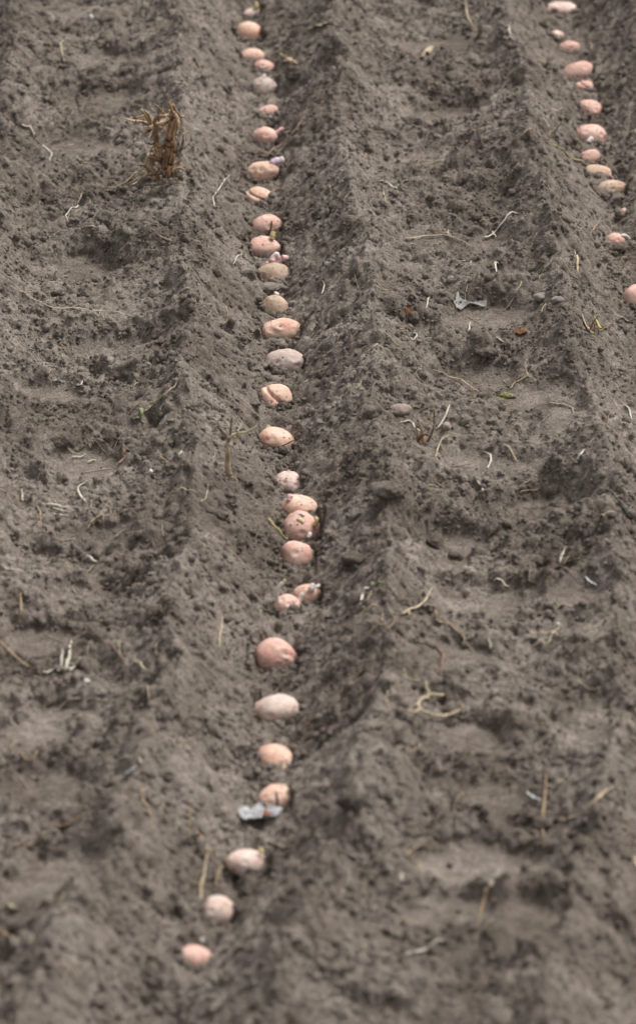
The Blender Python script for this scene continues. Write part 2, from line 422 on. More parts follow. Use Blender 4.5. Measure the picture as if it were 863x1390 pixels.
seedc = [100]
def soil_path(px, width_px, hug=True, lift=0.6):
    p0 = P(*px[0]); r = width_px * mpp(p0) / 2
    pts = [P(a, b, r * lift) for a, b in px]
    path = catmull(pts, 8)
    lin = np.array([pts[min(int(i // 8), len(pts) - 2)] * (1 - (i / 8 - min(int(i // 8), len(pts) - 2))) + pts[min(int(i // 8), len(pts) - 2) + 1] * (i / 8 - min(int(i // 8), len(pts) - 2)) for i in range(len(path))]) if len(pts) > 2 else path
    path = path * .4 + lin * .6
    if hug:
        n = len(path); hh = hgt(path[:, 0], path[:, 1]) + r * .8 + .0026
        z = np.maximum(path[:, 2], hh)
        for _ in range(3):
            zz = z.copy(); zz[1:-1] = (z[:-2] + 2 * z[1:-1] + z[2:]) / 4; z = zz
        seedc[0] += 1; jr = np.random.default_rng(seedc[0])
        jit = np.cumsum(jr.normal(size=(n, 2)) * r * .14, axis=0); jit -= np.linspace(0, 1, n)[:, None] * jit[-1]
        jit += np.repeat(jr.normal(size=(n // 4 + 1, 2)), 4, axis=0)[:n] * r * .28
        path[:, 0] += jit[:, 0]; path[:, 1] += jit[:, 1]
        path[:, 2] = z
    return path, r
def litter(name, cat, label, lines, w, m, group=None, taper=.3, flat=.45):
    w = w * (.84 if w < 5 else .72)
    """lines: list of pixel polylines; first is the main stem, others become branches of the same piece"""
    seedc[0] += 1
    if len(lines) == 1:
        path, r = soil_path(lines[0], w)
        n = len(path); rad = r * (1 - (1 - taper) * np.abs(np.linspace(-1, 1, n)) ** 2)
        v, f = tube_geo(path, rad, seedc[0], 6, flat); v, c = centre(v)
        o = mesh_obj(name, v, f, m, loc=c)
        tag(o, label, cat, group); return o
    root = empty(name, P(*lines[0][len(lines[0]) // 2])); tag(root, label, cat, group)
    for i, l in enumerate(lines):
        path, r = soil_path(l, w * (1 if i == 0 else .75))
        n = len(path); rad = r * (1 - (1 - taper) * np.linspace(0, 1, n) ** 2)
        v, f = tube_geo(path, rad, seedc[0] + i * 31, 6, flat)
        v = np.array(v) - np.array(root.location)
        mesh_obj('stem' if i == 0 else 'side_stem', v, f, m, root)
    return root

# ------------------------------------------------------------------ potatoes
def near_xy(p): return float(hgt(p[0], p[1]))
POT = [
 # px, py, w, h, roll deg, colour, lobe, yaw, label
 (343,17,23,13,0,'pale',0,'small pale potato with a yellow sprout on top, farthest in the long middle row'),
 (338,43,31,28,5,'peach',0,'round orange-peach potato, second from the far end of the middle row'),
 (342,75,31,19,0,'pink',0,'flat pinkish potato just behind the spotted one with a dark eye in the middle row'),
 (359,90,30,19,5,'pink',0,'oval pink potato with one dark eye, touching the flat potato behind its left side'),
 (360,118,33,27,12,'grey',0,'half grey half pink potato with a purple eye, far in the middle row'),
 (362,150,27,13,-14,'pink',0,'thin sliver of pink potato mostly buried, behind the brown root that crosses the furrow'),
 (361,184,32,24,8,'pink',1,'pink knobbly potato with a stub on its right, just before the crossing root'),
 (357,232,42,30,-22,'peach',1,'long peach potato with a purple tip, in front of the crossing root'),
 (351,266,34,25,0,'peach',2,'peach potato split by a groove with a thread-like root at its right'),
 (363,304,39,29,0,'pink',0,'rounded pink potato with a dark vertical streak, behind the one with a yellow bud'),
 (361,335,43,30,5,'pink',1,'broad lumpy pink potato with a small yellow bud behind it'),
 (372,370,42,28,5,'tan',0,'dusty tan potato with curling pink and white sprouts behind it'),
 (375,415,34,30,8,'tan',0,'small round tan potato with a dark eye, in front of the one with curling sprouts'),
 (382,445,49,29,-10,'peach',1,'wide peach-pink potato pointed at its left, between the round tan one and the grey one'),
 (386,488,50,33,-5,'grey',0,'dull grey dusty potato, the greyest in the middle row'),
 (374,537,41,33,14,'peach',2,'smooth peach potato with a crease across its upper left'),
 (376,595,44,30,8,'peach',0,'clean orange-peach potato with a thin twig lying across its front'),
 (391,652,35,26,0,'pale',0,'small pale pink potato standing alone between the twig-crossed one and a cluster of three'),
 (409,686,45,25,6,'peach',0,'oval peach potato with red buds on its left, rearmost of the cluster of three'),
 (410,714,49,36,5,'pink',0,'largest pink potato with yellow and white buds, middle of the cluster of three'),
 (405,751,45,36,12,'pink',1,'pink potato with a black leaf bit at its left, front of the cluster of three'),
 (390,819,33,24,0,'pink',0,'small pink potato with a tall curved pale sprout'),
 (418,806,36,30,-35,'peach',1,'small lumpy peach potato with white bud tips, beside the one with a tall sprout'),
 (376,888,54,42,6,'pink',1,'biggest blunt pink potato, standing alone in front of the small sprouting pair'),
 (374,959,54,36,6,'pale',1,'pale whitish-pink potato with a pointed right end, in the near part of the row'),
 (374,1027,46,36,28,'peach',0,'smooth peach potato tilted down to the right, near part of the row'),
 (373,1081,45,33,0,'peach',0,'blurred peach potato with a small twig in front, right behind the silvery scrap'),
 (340,1169,52,30,8,'pale',1,'pale pink potato with yellow bud, nearer than the silvery scrap'),
 (296,1235,42,38,-20,'pale',0,'out-of-focus pale peach potato, second nearest in the row'),
 (266,1298,42,28,0,'pink',0,'dull pink potato nearest the camera, in front of a tiny white pebble'),
]
POT2 = [
 (763,11,40,17,0,'pale',1,'pale potato with an orange patch, farthest in the right-hand row'),
 (753,46,20,10,0,'pale',0,'tiny pale pink potato tip, second from the far end of the right-hand row'),
 (771,65,27,18,-18,'pink',0,'light pink potato slanting up to the right, third from far end of the right-hand row'),
 (784,94,37,22,-6,'pink',0,'smooth oval pink potato, widest in the far part of the right-hand row'),
 (797,117,28,14,10,'pink',2,'pink potato in two bits parted by a soil crumb in the right-hand row'),
 (801,147,33,22,16,'pink',0,'deep pink potato tilting down to the right in the right-hand row'),
 (801,180,37,25,-4,'pink',0,'oval pink potato with a white bud at its front in the right-hand row'),
 (799,212,28,16,-24,'pink',1,'narrow pink potato slanting up, behind the end of the yellow stem'),
 (810,232,36,16,4,'tan',0,'half brown half pink low potato at the end of the yellow stem'),
 (829,256,40,26,-22,'tan',0,'clean tan beige potato with no pink, in the right-hand row'),
 (847,286,11,13,0,'peach',0,'tiny orange potato tip poking out of the soil in the right-hand row'),
 (832,326,27,20,-6,'pink',1,'pink potato corner with a dark clod in front in the right-hand row'),
 (866,403,40,34,10,'pink',0,'round pink potato cut by the right edge, nearest in the right-hand row'),
]
def make_potato(spec, idx, row):
    px, py, w, h, roll, colr, lobe, label = spec
    g = on_plane(px, py, 0.03)
    fx = float(furrow_x(g[1])) + (PITCH if row == 2 else 0)
    base = P(px, py + h * .30)
    m = mpp(base)
    a = w * m / 2 * 1.16; hv = h * m * 1.20
    c = max(hv / 2 * 1.12 / math.cos(TH), .0) * .88; c = min(max(c, .45 * a), 1.0 * a)
    b = .5 * (a + c) * 1.0
    r = np.random.default_rng(900 + idx * 7 + row)
    # the tuber sits in its own hollow: soil in front stays below its middle
    cz = cen0 = V(px, py + h * .17, base + np.array([0, b * .60, 0]))
    i0, i1 = np.searchsorted(GX, [cen0[0] - 1.25 * a, cen0[0] + 1.25 * a]); j0, j1 = np.searchsorted(GY, [cen0[1] - b - .10, cen0[1] + .3 * b])
    s_ = (slice(j0, j1), slice(i0, i1)); d_ = cen0[1] - Y[s_]; lx = np.abs(X[s_] - cen0[0]) / a
    cap = cen0[2] - (.02 + .22 * r.random()) * c + np.clip(d_ - b, 0, None) * .34 + .06 * sm(.85, 1.25, lx) + .0060 * sn(X[s_], Y[s_], .016, 210) + .0035 * sn(X[s_], Y[s_], .007, 211)
    H[s_] = np.minimum(H[s_], cap)
    v, f = ico(5); v = v.copy()
    d = v.copy()
    # irregular tuber outline
    sx = 1 + .10 * r.uniform(-1, 1) * d[:, 0] + .07 * r.uniform(-1, 1) * d[:, 0] ** 2
    rr = 1 + .095 * n3(d, 2.6, 40 + idx + row * 50) + .036 * n3(d, 1.1, 80 + idx + row * 50)
    if lobe == 1:
        lc = np.array([r.uniform(.4, .8) * r.choice([-1, 1]), -.4, .5]); lc /= np.linalg.norm(lc)
        rr += .16 * np.exp(-((1 - d @ lc) / .28)) - .05
    if lobe == 2:
        t = d @ np.array([.45, .1, .85]) - .25
        rr -= .20 * np.exp(-(t / .10) ** 2) * (d[:, 1] < .5)
    eyes = r.normal(size=(7, 3)); eyes[:, 2] = np.abs(eyes[:, 2]); eyes /= np.linalg.norm(eyes, axis=1)[:, None]
    for e in eyes:
        q = 1 - d @ e
        rr -= .060 * np.exp(-(q / .010)); rr += .020 * np.exp(-((q - .035) / .02) ** 2)
    v = d * rr[:, None]; v[:, 1] *= sx; v[:, 2] *= sx
    v *= np.array([a, b, c])
    ry = math.radians(roll)
    R = np.array([[math.cos(ry), 0, math.sin(ry)], [0, 1, 0], [-math.sin(ry), 0, math.cos(ry)]])
    v = v @ R.T
    yaw = r.uniform(-.25, .25)
    Rz = np.array([[math.cos(yaw), -math.sin(yaw), 0], [math.sin(yaw), math.cos(yaw), 0], [0, 0, 1]])
    v = v @ Rz.T
    cen = V(px, py + h * .17, base + np.array([0, b * .60, 0]))
    root = empty('potato', (cen[0], cen[1], cen[2] - c))
    tag(root, label, 'potato', 'potatoes in the middle furrow' if row == 1 else 'potatoes in the right-hand furrow')
    o = mesh_obj('tuber', v + np.array([0, 0, c]), f, PM[colr], root)
    # eyes as small dark scars on the tuber
    ev, ef = ico(1)
    for k, e in enumerate(eyes[:2]):
        if e[1] > .2 or e[2] < .1: e = np.array([e[0] * .7, -.55, .6]); e /= np.linalg.norm(e)
        q = np.argmax(d @ e); s = a * .05
        mesh_obj('eye', ev * np.array([s * 1.3, s, s]) + v[q] * .985 + np.array([0, 0, c]), ef, M_REDROOT, root)
    return root, cen, (a, b, c), m
def sprout(pot, cen, pixels, w, m, name='sprout', dy=0.0, tipm=None):
    root, C, (a, b, c), mp_ = pot
    base = np.array([C[0], C[1] + dy, C[2]])
    pts = [V(x, y, base + np.array([0, -0.25 * b * (1 - i / max(1, len(pixels) - 1)), 0])) for i, (x, y) in enumerate(pixels)]
    path = catmull(pts, 6); n = len(path); r = w * (1.3 if name == 'sprout' else 1) * mp_ / 2
    rad = r * (1 - .35 * np.linspace(0, 1, n) ** 3); rad[-1] *= .35
    v, f = tube_geo(path, rad, len(pixels) + int(C[0] * 1000), 8)
    v = np.array(v) - np.array(root.location)
    o = mesh_obj(name, v, f, m, root)
    if tipm:
        ev, ef = ico(2); s = r * .72
        t = mesh_obj('sprout_tip', ev * np.array([s, s, s * 1.5]) + path[-1] - np.array(root.location), ef, tipm, o)
    return o

pots = [make_potato(s, i, 1) for i, s in enumerate(POT)]
pots2 = [make_potato(s, i, 2) for i, s in enumerate(POT2)]
pa = pots
sprout(pa[0], 0, [(347,13),(348,7),(346,3)], 5, M_SPR_Y)
sprout(pa[4], 0, [(358,106),(359,101)], 5, M_SPR_W, dy=.01)
sprout(pa[6], 0, [(374,182),(380,177),(385,174)], 6, M_SPR_P)
sprout(pa[7], 0, [(368,224),(375,219),(382,218)], 9, M_SPR_U, tipm=M_SPR_W)
sprout(pa[7], 0, [(370,228),(377,224),(383,223)], 6, M_SPR_U)
sprout(pa[8], 0, [(366,262),(374,259),(383,255)], 2, M_TAN, 'root_thread')
sprout(pa[9], 0, [(365,317),(368,309),(369,299)], 3, M_BROWN, 'bark_scar', dy=-.03)
sprout(pa[10], 0, [(369,325),(370,319),(371,314)], 6, M_SPR_Y, dy=.0)
sprout(pa[11], 0, [(367,360),(369,353),(375,345),(379,350)], 6, M_SPR_W, dy=.02)
sprout(pa[11], 0, [(372,362),(370,355),(372,349)], 8, M_SPR_P, dy=.015)
sprout(pa[11], 0, [(379,362),(380,354),(383,351),(389,353),(391,360),(388,366)], 6, M_SPR_W, dy=.02)
sprout(pa[11], 0, [(383,351),(387,350),(391,354)], 6.5, M_SPR_P, dy=.018)
sprout(pa[11], 0, [(364,357),(359,360),(354,364)], 4, M_SPR_P, dy=.02)
sprout(pa[11], 0, [(376,360),(378,352),(375,344)], 5, M_SPR_P, dy=.017)
sprout(pa[12], 0, [(376,401),(374,398),(379,400)], 4, M_SPR_W, dy=.01)
sprout(pa[16], 0, [(362,588),(363,582),(366,578)], 5, M_SPR_Y, dy=.015)
sprout(pa[18], 0, [(391,679),(393,673),(397,675)], 4.5, M_SPR_P, dy=.0)
sprout(pa[18], 0, [(394,680),(390,674)], 4, M_SPR_P, dy=.0)
sprout(pa[19], 0, [(412,710),(407,706),(403,706)], 5, M_SPR_Y, dy=-.04)
sprout(pa[19], 0, [(427,714),(430,706),(427,702)], 5, M_SPR_Y, dy=-.01)
sprout(pa[19], 0, [(418,730),(420,726),(421,723)], 5, M_SPR_W, dy=-.045)
sprout(pa[19], 0, [(413,700),(409,698),(404,699)], 3.5, M_SPR_W, dy=.0)
sprout(pa[21], 0, [(378,816),(376,806),(379,796),(386,789)], 5, M_SPR_W, tipm=M_SPR_Y)
sprout(pa[22], 0, [(422,802),(424,796),(426,793)], 7, M_SPR_W, dy=-.01)
sprout(pa[22], 0, [(426,799),(431,796),(434,795)], 5, M_SPR_W)
sprout(pa[22], 0, [(404,820),(408,812),(411,804)], 6, M_SPR_W, dy=-.015)
sprout(pa[26], 0, [(377,1095),(376,1083),(374,1074)], 4, M_BROWN, 'bark_scar', dy=-.04)
sprout(pa[27], 0, [(356,1159),(354,1154),(352,1151)], 5, M_SPR_Y)
sprout(pots2[6], 0, [(798,193),(801,189),(804,189)], 6, M_SPR_W, dy=-.035)
sprout(pots2[8], 0, [(826,237),(829,241),(832,243)], 4, M_SPR_P, dy=-.01)
sprout(pots2[11], 0, [(843,320),(848,320),(854,325)], 4, M_SPR_W)

# ------------------------------------------------------------------ loose crumbs (nobody could count them)
def crumbs():
    n = 85000
    x = rng.uniform(-.74, .74, n); y = rng.uniform(5.45, 10.35, n)
    i = np.clip(np.searchsorted(GX, x), 0, NX - 1); j = np.clip(np.searchsorted(GY, y), 0, NY - 1)
    k = rng.random(n) < (1 - .93 * smooth[j, i]) * np.clip(.55 + 1.0 * sn(x, y, .09, 91), .08, 1)
    x, y = x[k], y[k]; n = len(x)
    r = np.clip(.0016 * (1 - rng.random(n)) ** (-1 / 2.8), .0016, .0080)
    # grains clinging to the steep faces
    gy = np.abs(np.gradient(H, axis=0)) / np.gradient(GY)[:, None]
    m_ = 240000; xa = rng.uniform(-.73, .73, m_); ya = rng.uniform(5.5, 10.3, m_)
    ia = np.clip(np.searchsorted(GX, xa), 0, NX - 1); ja = np.clip(np.searchsorted(GY, ya), 0, NY - 1)
    ka = (gy[ja, ia] > 1.1) & (rng.random(m_) < .55) & (smooth[ja, ia] < .5)
    x = np.r_[x, xa[ka]]; y = np.r_[y, ya[ka]]; r = np.r_[r, rng.uniform(.0014, .0042, ka.sum())]
    # crumbs banked against the tubers
    ex, ey, er = [], [], []
    for rt, C, (a, b, c), mp_ in pots + pots2:
        for q in range(80):
            ph = random.uniform(math.pi * 1.0, math.pi * 2.0); s = random.uniform(.84, 1.30)
            ex.append(C[0] + math.cos(ph) * a * s); ey.append(C[1] + math.sin(ph) * b * s); er.append(.0018 + .0065 * random.random() ** 2)
    x = np.r_[x, ex]; y = np.r_[y, ey]; r = np.r_[r, er]; n = len(x)
    z = hgt(x, y) + r * rng.uniform(-.1, .55, n)
    sx_, sy_, sz_, sr_ = [], [], [], []             # grains stuck on the skins, mostly low down
    for rt, C, (a, b, c), mp_ in pots + pots2:
        for q in range(random.randint(25, 80)):
            ph = random.uniform(math.pi * .95, math.pi * 2.05); el = random.uniform(-.7, .25) if random.random() < .85 else random.uniform(.2, 1.2)
            sx_.append(C[0] + a * math.cos(ph) * math.cos(el) * .97); sy_.append(C[1] + b * math.sin(ph) * math.cos(el) * .97); sz_.append(C[2] + c * math.sin(el) * .97)
            sr_.append(.0007 + .0030 * random.random() ** 3 * (1 if el < .2 else .3))
    x = np.r_[x, sx_]; y = np.r_[y, sy_]; z = np.r_[z, sz_]; r = np.r_[r, sr_]; n = len(x)
    vb, fb = ico(1)
    nv = len(vb)
    jit = 1 + rng.uniform(-.32, .32, (n, nv, 1))
    sc = rng.uniform(.7, 1.25, (n, 1, 3))
    ang = rng.uniform(0, 6.28, n); ca, sa = np.cos(ang)[:, None], np.sin(ang)[:, None]
    v = vb[None] * jit * sc * r[:, None, None]
    vx = v[:, :, 0] * ca - v[:, :, 1] * sa; vy = v[:, :, 0] * sa + v[:, :, 1] * ca
    v[:, :, 0] = vx + x[:, None]; v[:, :, 1] = vy + y[:, None]; v[:, :, 2] += z[:, None]
    f = fb[None] + (np.arange(n) * nv)[:, None, None]
    o = fast_mesh('soil_crumbs', v.reshape(-1, 3), f.reshape(-1, 3), M_SOIL)
    tag(o, 'loose soil crumbs scattered over the furrows and ridges', 'soil', kind='stuff')
crumbs()

def fibres():
    r = np.random.default_rng(5); V_, F_ = [], []; off = 0
    for q in range(1300):
        x = r.uniform(-.70, .70); y = r.uniform(5.5, 10.3)
        u = abs(((x - float(furrow_x(y)) + .325) % .65) - .325)
        if u < .12 and r.random() < .8: continue
        L = r.uniform(.006, .062) * r.uniform(.3, 1); a = r.uniform(0, 6.28); w = r.uniform(.0004, .00105)
        n = 6; t = np.linspace(-.5, .5, n); bend = r.uniform(-.5, .5) * L
        px = x + np.cos(a) * L * t - np.sin(a) * bend * (t ** 2); py = y + np.sin(a) * L * t + np.cos(a) * bend * (t ** 2)
        z = hgt(px, py) + w; z = np.maximum(z, np.convolve(np.pad(z, 1, mode='edge'), [1/3] * 3, mode='valid')) + r.uniform(0, .002)
        vv, ff = tube_geo(np.stack([px, py, z], 1), np.full(n, w), q, 4)
        V_ += [tuple(p) for p in vv]; F_ += [tuple(i + off for i in f) for f in ff]; off += len(vv)
    o = mesh_obj('root_fibres', V_, F_, M_STRAW); tag(o, 'short dry root fibres and chaff strewn over the soil', 'plant litter', kind='stuff')
fibres()

# ------------------------------------------------------------------ ground sheet
# broken, slightly overhanging faces: small shifts that follow the height as well as the plan
def grad_mask():
    gy = np.abs(np.gradient(H, axis=0)) / np.gradient(GY)[:, None]; return np.clip(gy * 1.1, .15, 1.0)
gm = grad_mask() * (GX[None, :] > -.8) * (GX[None, :] < .8) * (GY[:, None] > 5.3) * (GY[:, None] < 10.5)
YY = Y + gm * (.0050 * sn(X, H * 1.3, .013, 220) + .0030 * sn(X + 9, H * 1.3 + .3 * Y, .007, 221))
vv = np.stack([X, YY, H], -1).reshape(-1, 3)
idx = np.arange(NX * NY).reshape(NY, NX)
ff = np.stack([idx[:-1, :-1], idx[:-1, 1:], idx[1:, 1:], idx[1:, :-1]], -1).reshape(-1, 4)
g = fast_mesh('ground', vv, ff, M_SOIL); tag(g, 'brown tilled soil with planting furrows and ridges', kind='structure')

# ------------------------------------------------------------------ clods and stones
def lump(name, px, py, w, h, m, label, cat, seed, sink=.35, amp=.2, sub=4, group=None):
    p = P(px, py + h * .3); mp_ = mpp(p)
    a = w * mp_ / 2; c = h * mp_ / 2; b = (a + c) / 2
    v, f = ico(sub); d = v.copy()
    rr = 1 + amp * n3(d, 1.7, seed) + amp * .5 * n3(d, .7, seed + 1) + amp * .22 * n3(d, .33, seed + 2)
    v = d * rr[:, None] * np.array([a, b, c])
    o = mesh_obj(name, v + np.array([0, 0, c * .8]), f, m, loc=(p[0], p[1] + b * .4, p[2] - c * sink))
    tag(o, label, cat, group); return o
CL = 'clods of earth lying on the soil'
CLODS = [
 (398,101,24,20,M_DARK,'dark pointed clod far in the middle furrow, with a curled leaf over it'),
 (528,668,46,26,M_CLOD,'long overhanging clod on the crest right of the pale lone potato'),
 (365,392,38,15,M_CLOD,'flat grey clod lying in front of the potato with curling sprouts'),
 (838,339,22,13,M_DARK,'dark clod in front of the pink potato corner in the right-hand row'),
 (141,296,24,20,M_CLOD,'round clod in the left strip, in front of the tangled root stump'),
 (474,1088,34,26,M_DARK,'dark rounded clod on the slope right of the silvery scrap'),
 (590,738,26,18,M_CLOD,'brown clod at the left edge of the deep footprint on the right strip'),
 (618,755,22,15,M_CLOD,'smaller clod right of the crest, below the long overhanging clod'),
 (662,480,30,14,M_CLOD,'low knobbly clod left of the yellow moss patch, behind it'),
 (560,430,17,14,M_CLOD,'small clod touching the orange-brown dead leaf'),
 (80,598,32,18,M_CLOD,'grey clod on the left strip, left of the curved reddish root'),
 (505,560,26,18,M_CLOD,'clod on the crest left of the pinkish stone'),
 (480,760,30,18,M_CLOD,'clod low on the right crest behind the white and green shoot'),
 (610,965,20,14,M_DARK,'dark clod inside the ring-shaped root'),
 (735,1118,30,18,M_CLOD,'clod at the foot of the tall tan straw, right strip near the camera'),
 (345,548,17,10,M_CLOD,'tiny clod just in front left of the creased peach potato'),
 (72,395,30,16,M_CLOD,'low clod beside the long thin straw on the left strip'),
 (300,700,20,12,M_CLOD,'small clod on the left crest below the upright stub'),
]
for k, (x, y, w, h, m_, lab) in enumerate(CLODS): lump('soil_clod', x, y, w, h, m_, lab, 'clod', 300 + k * 5, group=CL)
ST = 'small stones on the soil'
for k, (x, y, w, h, m_, lab) in enumerate([
 (611,381,12,10,M_STONE,'small grey pebble behind the scrap of clear film'),
 (733,405,20,12,M_STONE,'flat grey stone, left of the touching pair right of the clear film'),
 (756,407,18,11,M_STONE,'grey stone, right of the touching pair right of the clear film'),
 (542,556,30,17,M_PSTONE,'pinkish brown stone on the right crest near a brown stubble tuft'),
 (606,579,12,15,M_PSTONE,'angular brown-grey stone beside the brown stubble tuft'),
 (118,925,9,8,M_WHITE,'tiny white pebble below the pale stubble tuft on the left strip'),
 (272,1277,12,11,M_WHITE,'tiny white pebble just behind the nearest potato'),
 (205,640,6,6,M_WHITE,'tiny white chip right of the curved reddish root'),
 (124,24,6,8,M_WHITE,'tiny whitish chip in the soil at the far left'),
 (365,162,8,6,M_WHITE,'white chip in the furrow between two far pink potatoes'),
 (757,848,6,6,M_WHITE,'tiny white chip behind the star-shaped pale roots')]):
    lump('stone', x, y, w, h, m_, lab, 'stone', 500 + k * 5, .45, .22, 3, ST)

# moss, leaves, film
lump('moss_patch', 684,538,22,9,M_MOSS,'small yellow-green moss patch on the right strip','moss',700,.75,.6,5)
def sheet(name, outline, m, label, cat, crumple=.004, lift=.004, sub=9, seed=0, thick=.0009, parent=None, base=None):
    """thin crumpled solid from a pixel outline (a fan of rings), thickness included"""
    outline = np.array(outline, float); c = outline.mean(0); r = np.random.default_rng(seed)
    vs = []; n = len(outline); rings = sub
    for k in range(rings + 1):
        t = k / rings
        for i in range(n * 3):
            a = outline[i // 3]; b = outline[(i // 3 + 1) % n]; q = a + (b - a) * ((i % 3) / 3)
            vs.append(c + (q - c) * max(t, .02))
    pts = [P(x, y) if base is None else V(x, y, base) for x, y in vs]
    pts = np.array(pts)
    if base is None:
        c0 = P(*c); A = np.c_[pts[:, :2], np.ones(len(pts))]; sol, *_ = np.linalg.lstsq(A, pts[:, 2], rcond=None)
        pts[:, 2] = np.maximum(A @ sol, pts[:, 2] * .12 + (A @ sol) * .88) + lift
    pts += np.stack([n3(pts, .03, seed + 1) * crumple * .2, n3(pts, .03, seed + 2) * crumple * .4, n3(pts, .026, seed + 3) * crumple * .9 + n3(pts, .009, seed + 4) * crumple * .18], 1)
    m3 = n * 3; F_ = []
    bot = pts - np.array([0, 0, thick]); Vv = np.r_[pts, bot]; L = len(pts)
    for k in range(rings):
        for i in range(m3):
            a, b, c_, d = k * m3 + i, k * m3 + (i + 1) % m3, (k + 1) * m3 + (i + 1) % m3, (k + 1) * m3 + i
            F_.append((a, b, c_, d)); F_.append((L + d, L + c_, L + b, L + a))
    for i in range(m3):
        a, b = rings * m3 + i, rings * m3 + (i + 1) % m3
        F_.append((a, b, L + b, L + a))
    if parent is None:
        v, c1 = centre(Vv); o = mesh_obj(name, v, F_, m, loc=c1); tag(o, label, cat)
    else: o = mesh_obj(name, Vv - np.array(parent.location), F_, m, parent)
    return o
sheet('plastic_scrap', [(615,412),(622,406),(633,408),(645,409),(660,411),(659,419),(645,421),(634,420),(624,423),(618,419)], M_FILM,
      'crumpled scrap of clear plastic film lying on the right strip', 'plastic scrap', .005, .005, seed=3)
sr = empty('foil_scrap', P(352, 1118)); tag(sr, 'crumpled silvery scrap of plastic with a red spot between two near potatoes', 'plastic scrap')
sheet('film', [(326,1106),(338,1099),(352,1098),(368,1101),(383,1108),(378,1115),(362,1116),(350,1124),(336,1126),(327,1120)], M_FOIL, None, None, .011, .012, seed=9, thick=.002, parent=sr)
sheet('red_patch', [(356,1113),(365,1112),(370,1116),(362,1121),(356,1120)], M_RED, None, None, .002, .014, seed=12, parent=sr)
sheet('dead_leaf', [(550,421),(556,418),(560,424),(561,434),(566,443),(558,442),(552,434)], M_LEAF, 'curled orange-brown dead leaf on the inner side of the right crest', 'dead leaf', .006, .006, seed=14)
sheet('dead_leaf', [(698,450),(704,447),(713,450),(715,455),(706,457),(700,455)], M_LEAF, 'small crinkled brown leaf scrap in the middle of the right strip', 'dead leaf', .004, .003, seed=15)
sheet('dead_leaf', [(381,745),(388,747),(398,748),(396,752),(386,754),(380,751)], M_BLACK, 'black leaf bit against the left of the front potato of the cluster of three', 'dead leaf', .003, .010, seed=16)
sheet('dead_leaf', [(380,80),(390,82),(399,86),(405,96),(401,95),(394,89),(385,86)], M_BUFF, 'curled tan leaf over the dark clod in the far middle furrow', 'dead leaf', .004, .010, seed=17)
sheet('dead_leaf', [(568,80),(576,72),(585,62),(589,66),(586,72),(578,78),(572,83)], M_STRAW, 'pale fuzzy leaf on the far right strip beside a dark hollow', 'dead leaf', .004, .004, seed=18)
sheet('dead_leaf', [(418,41),(432,36),(446,28),(452,30),(444,36),(430,42)], M_STRAW, 'pale fuzzy leaf on the far part of the right crest', 'dead leaf', .004, .004, seed=19)

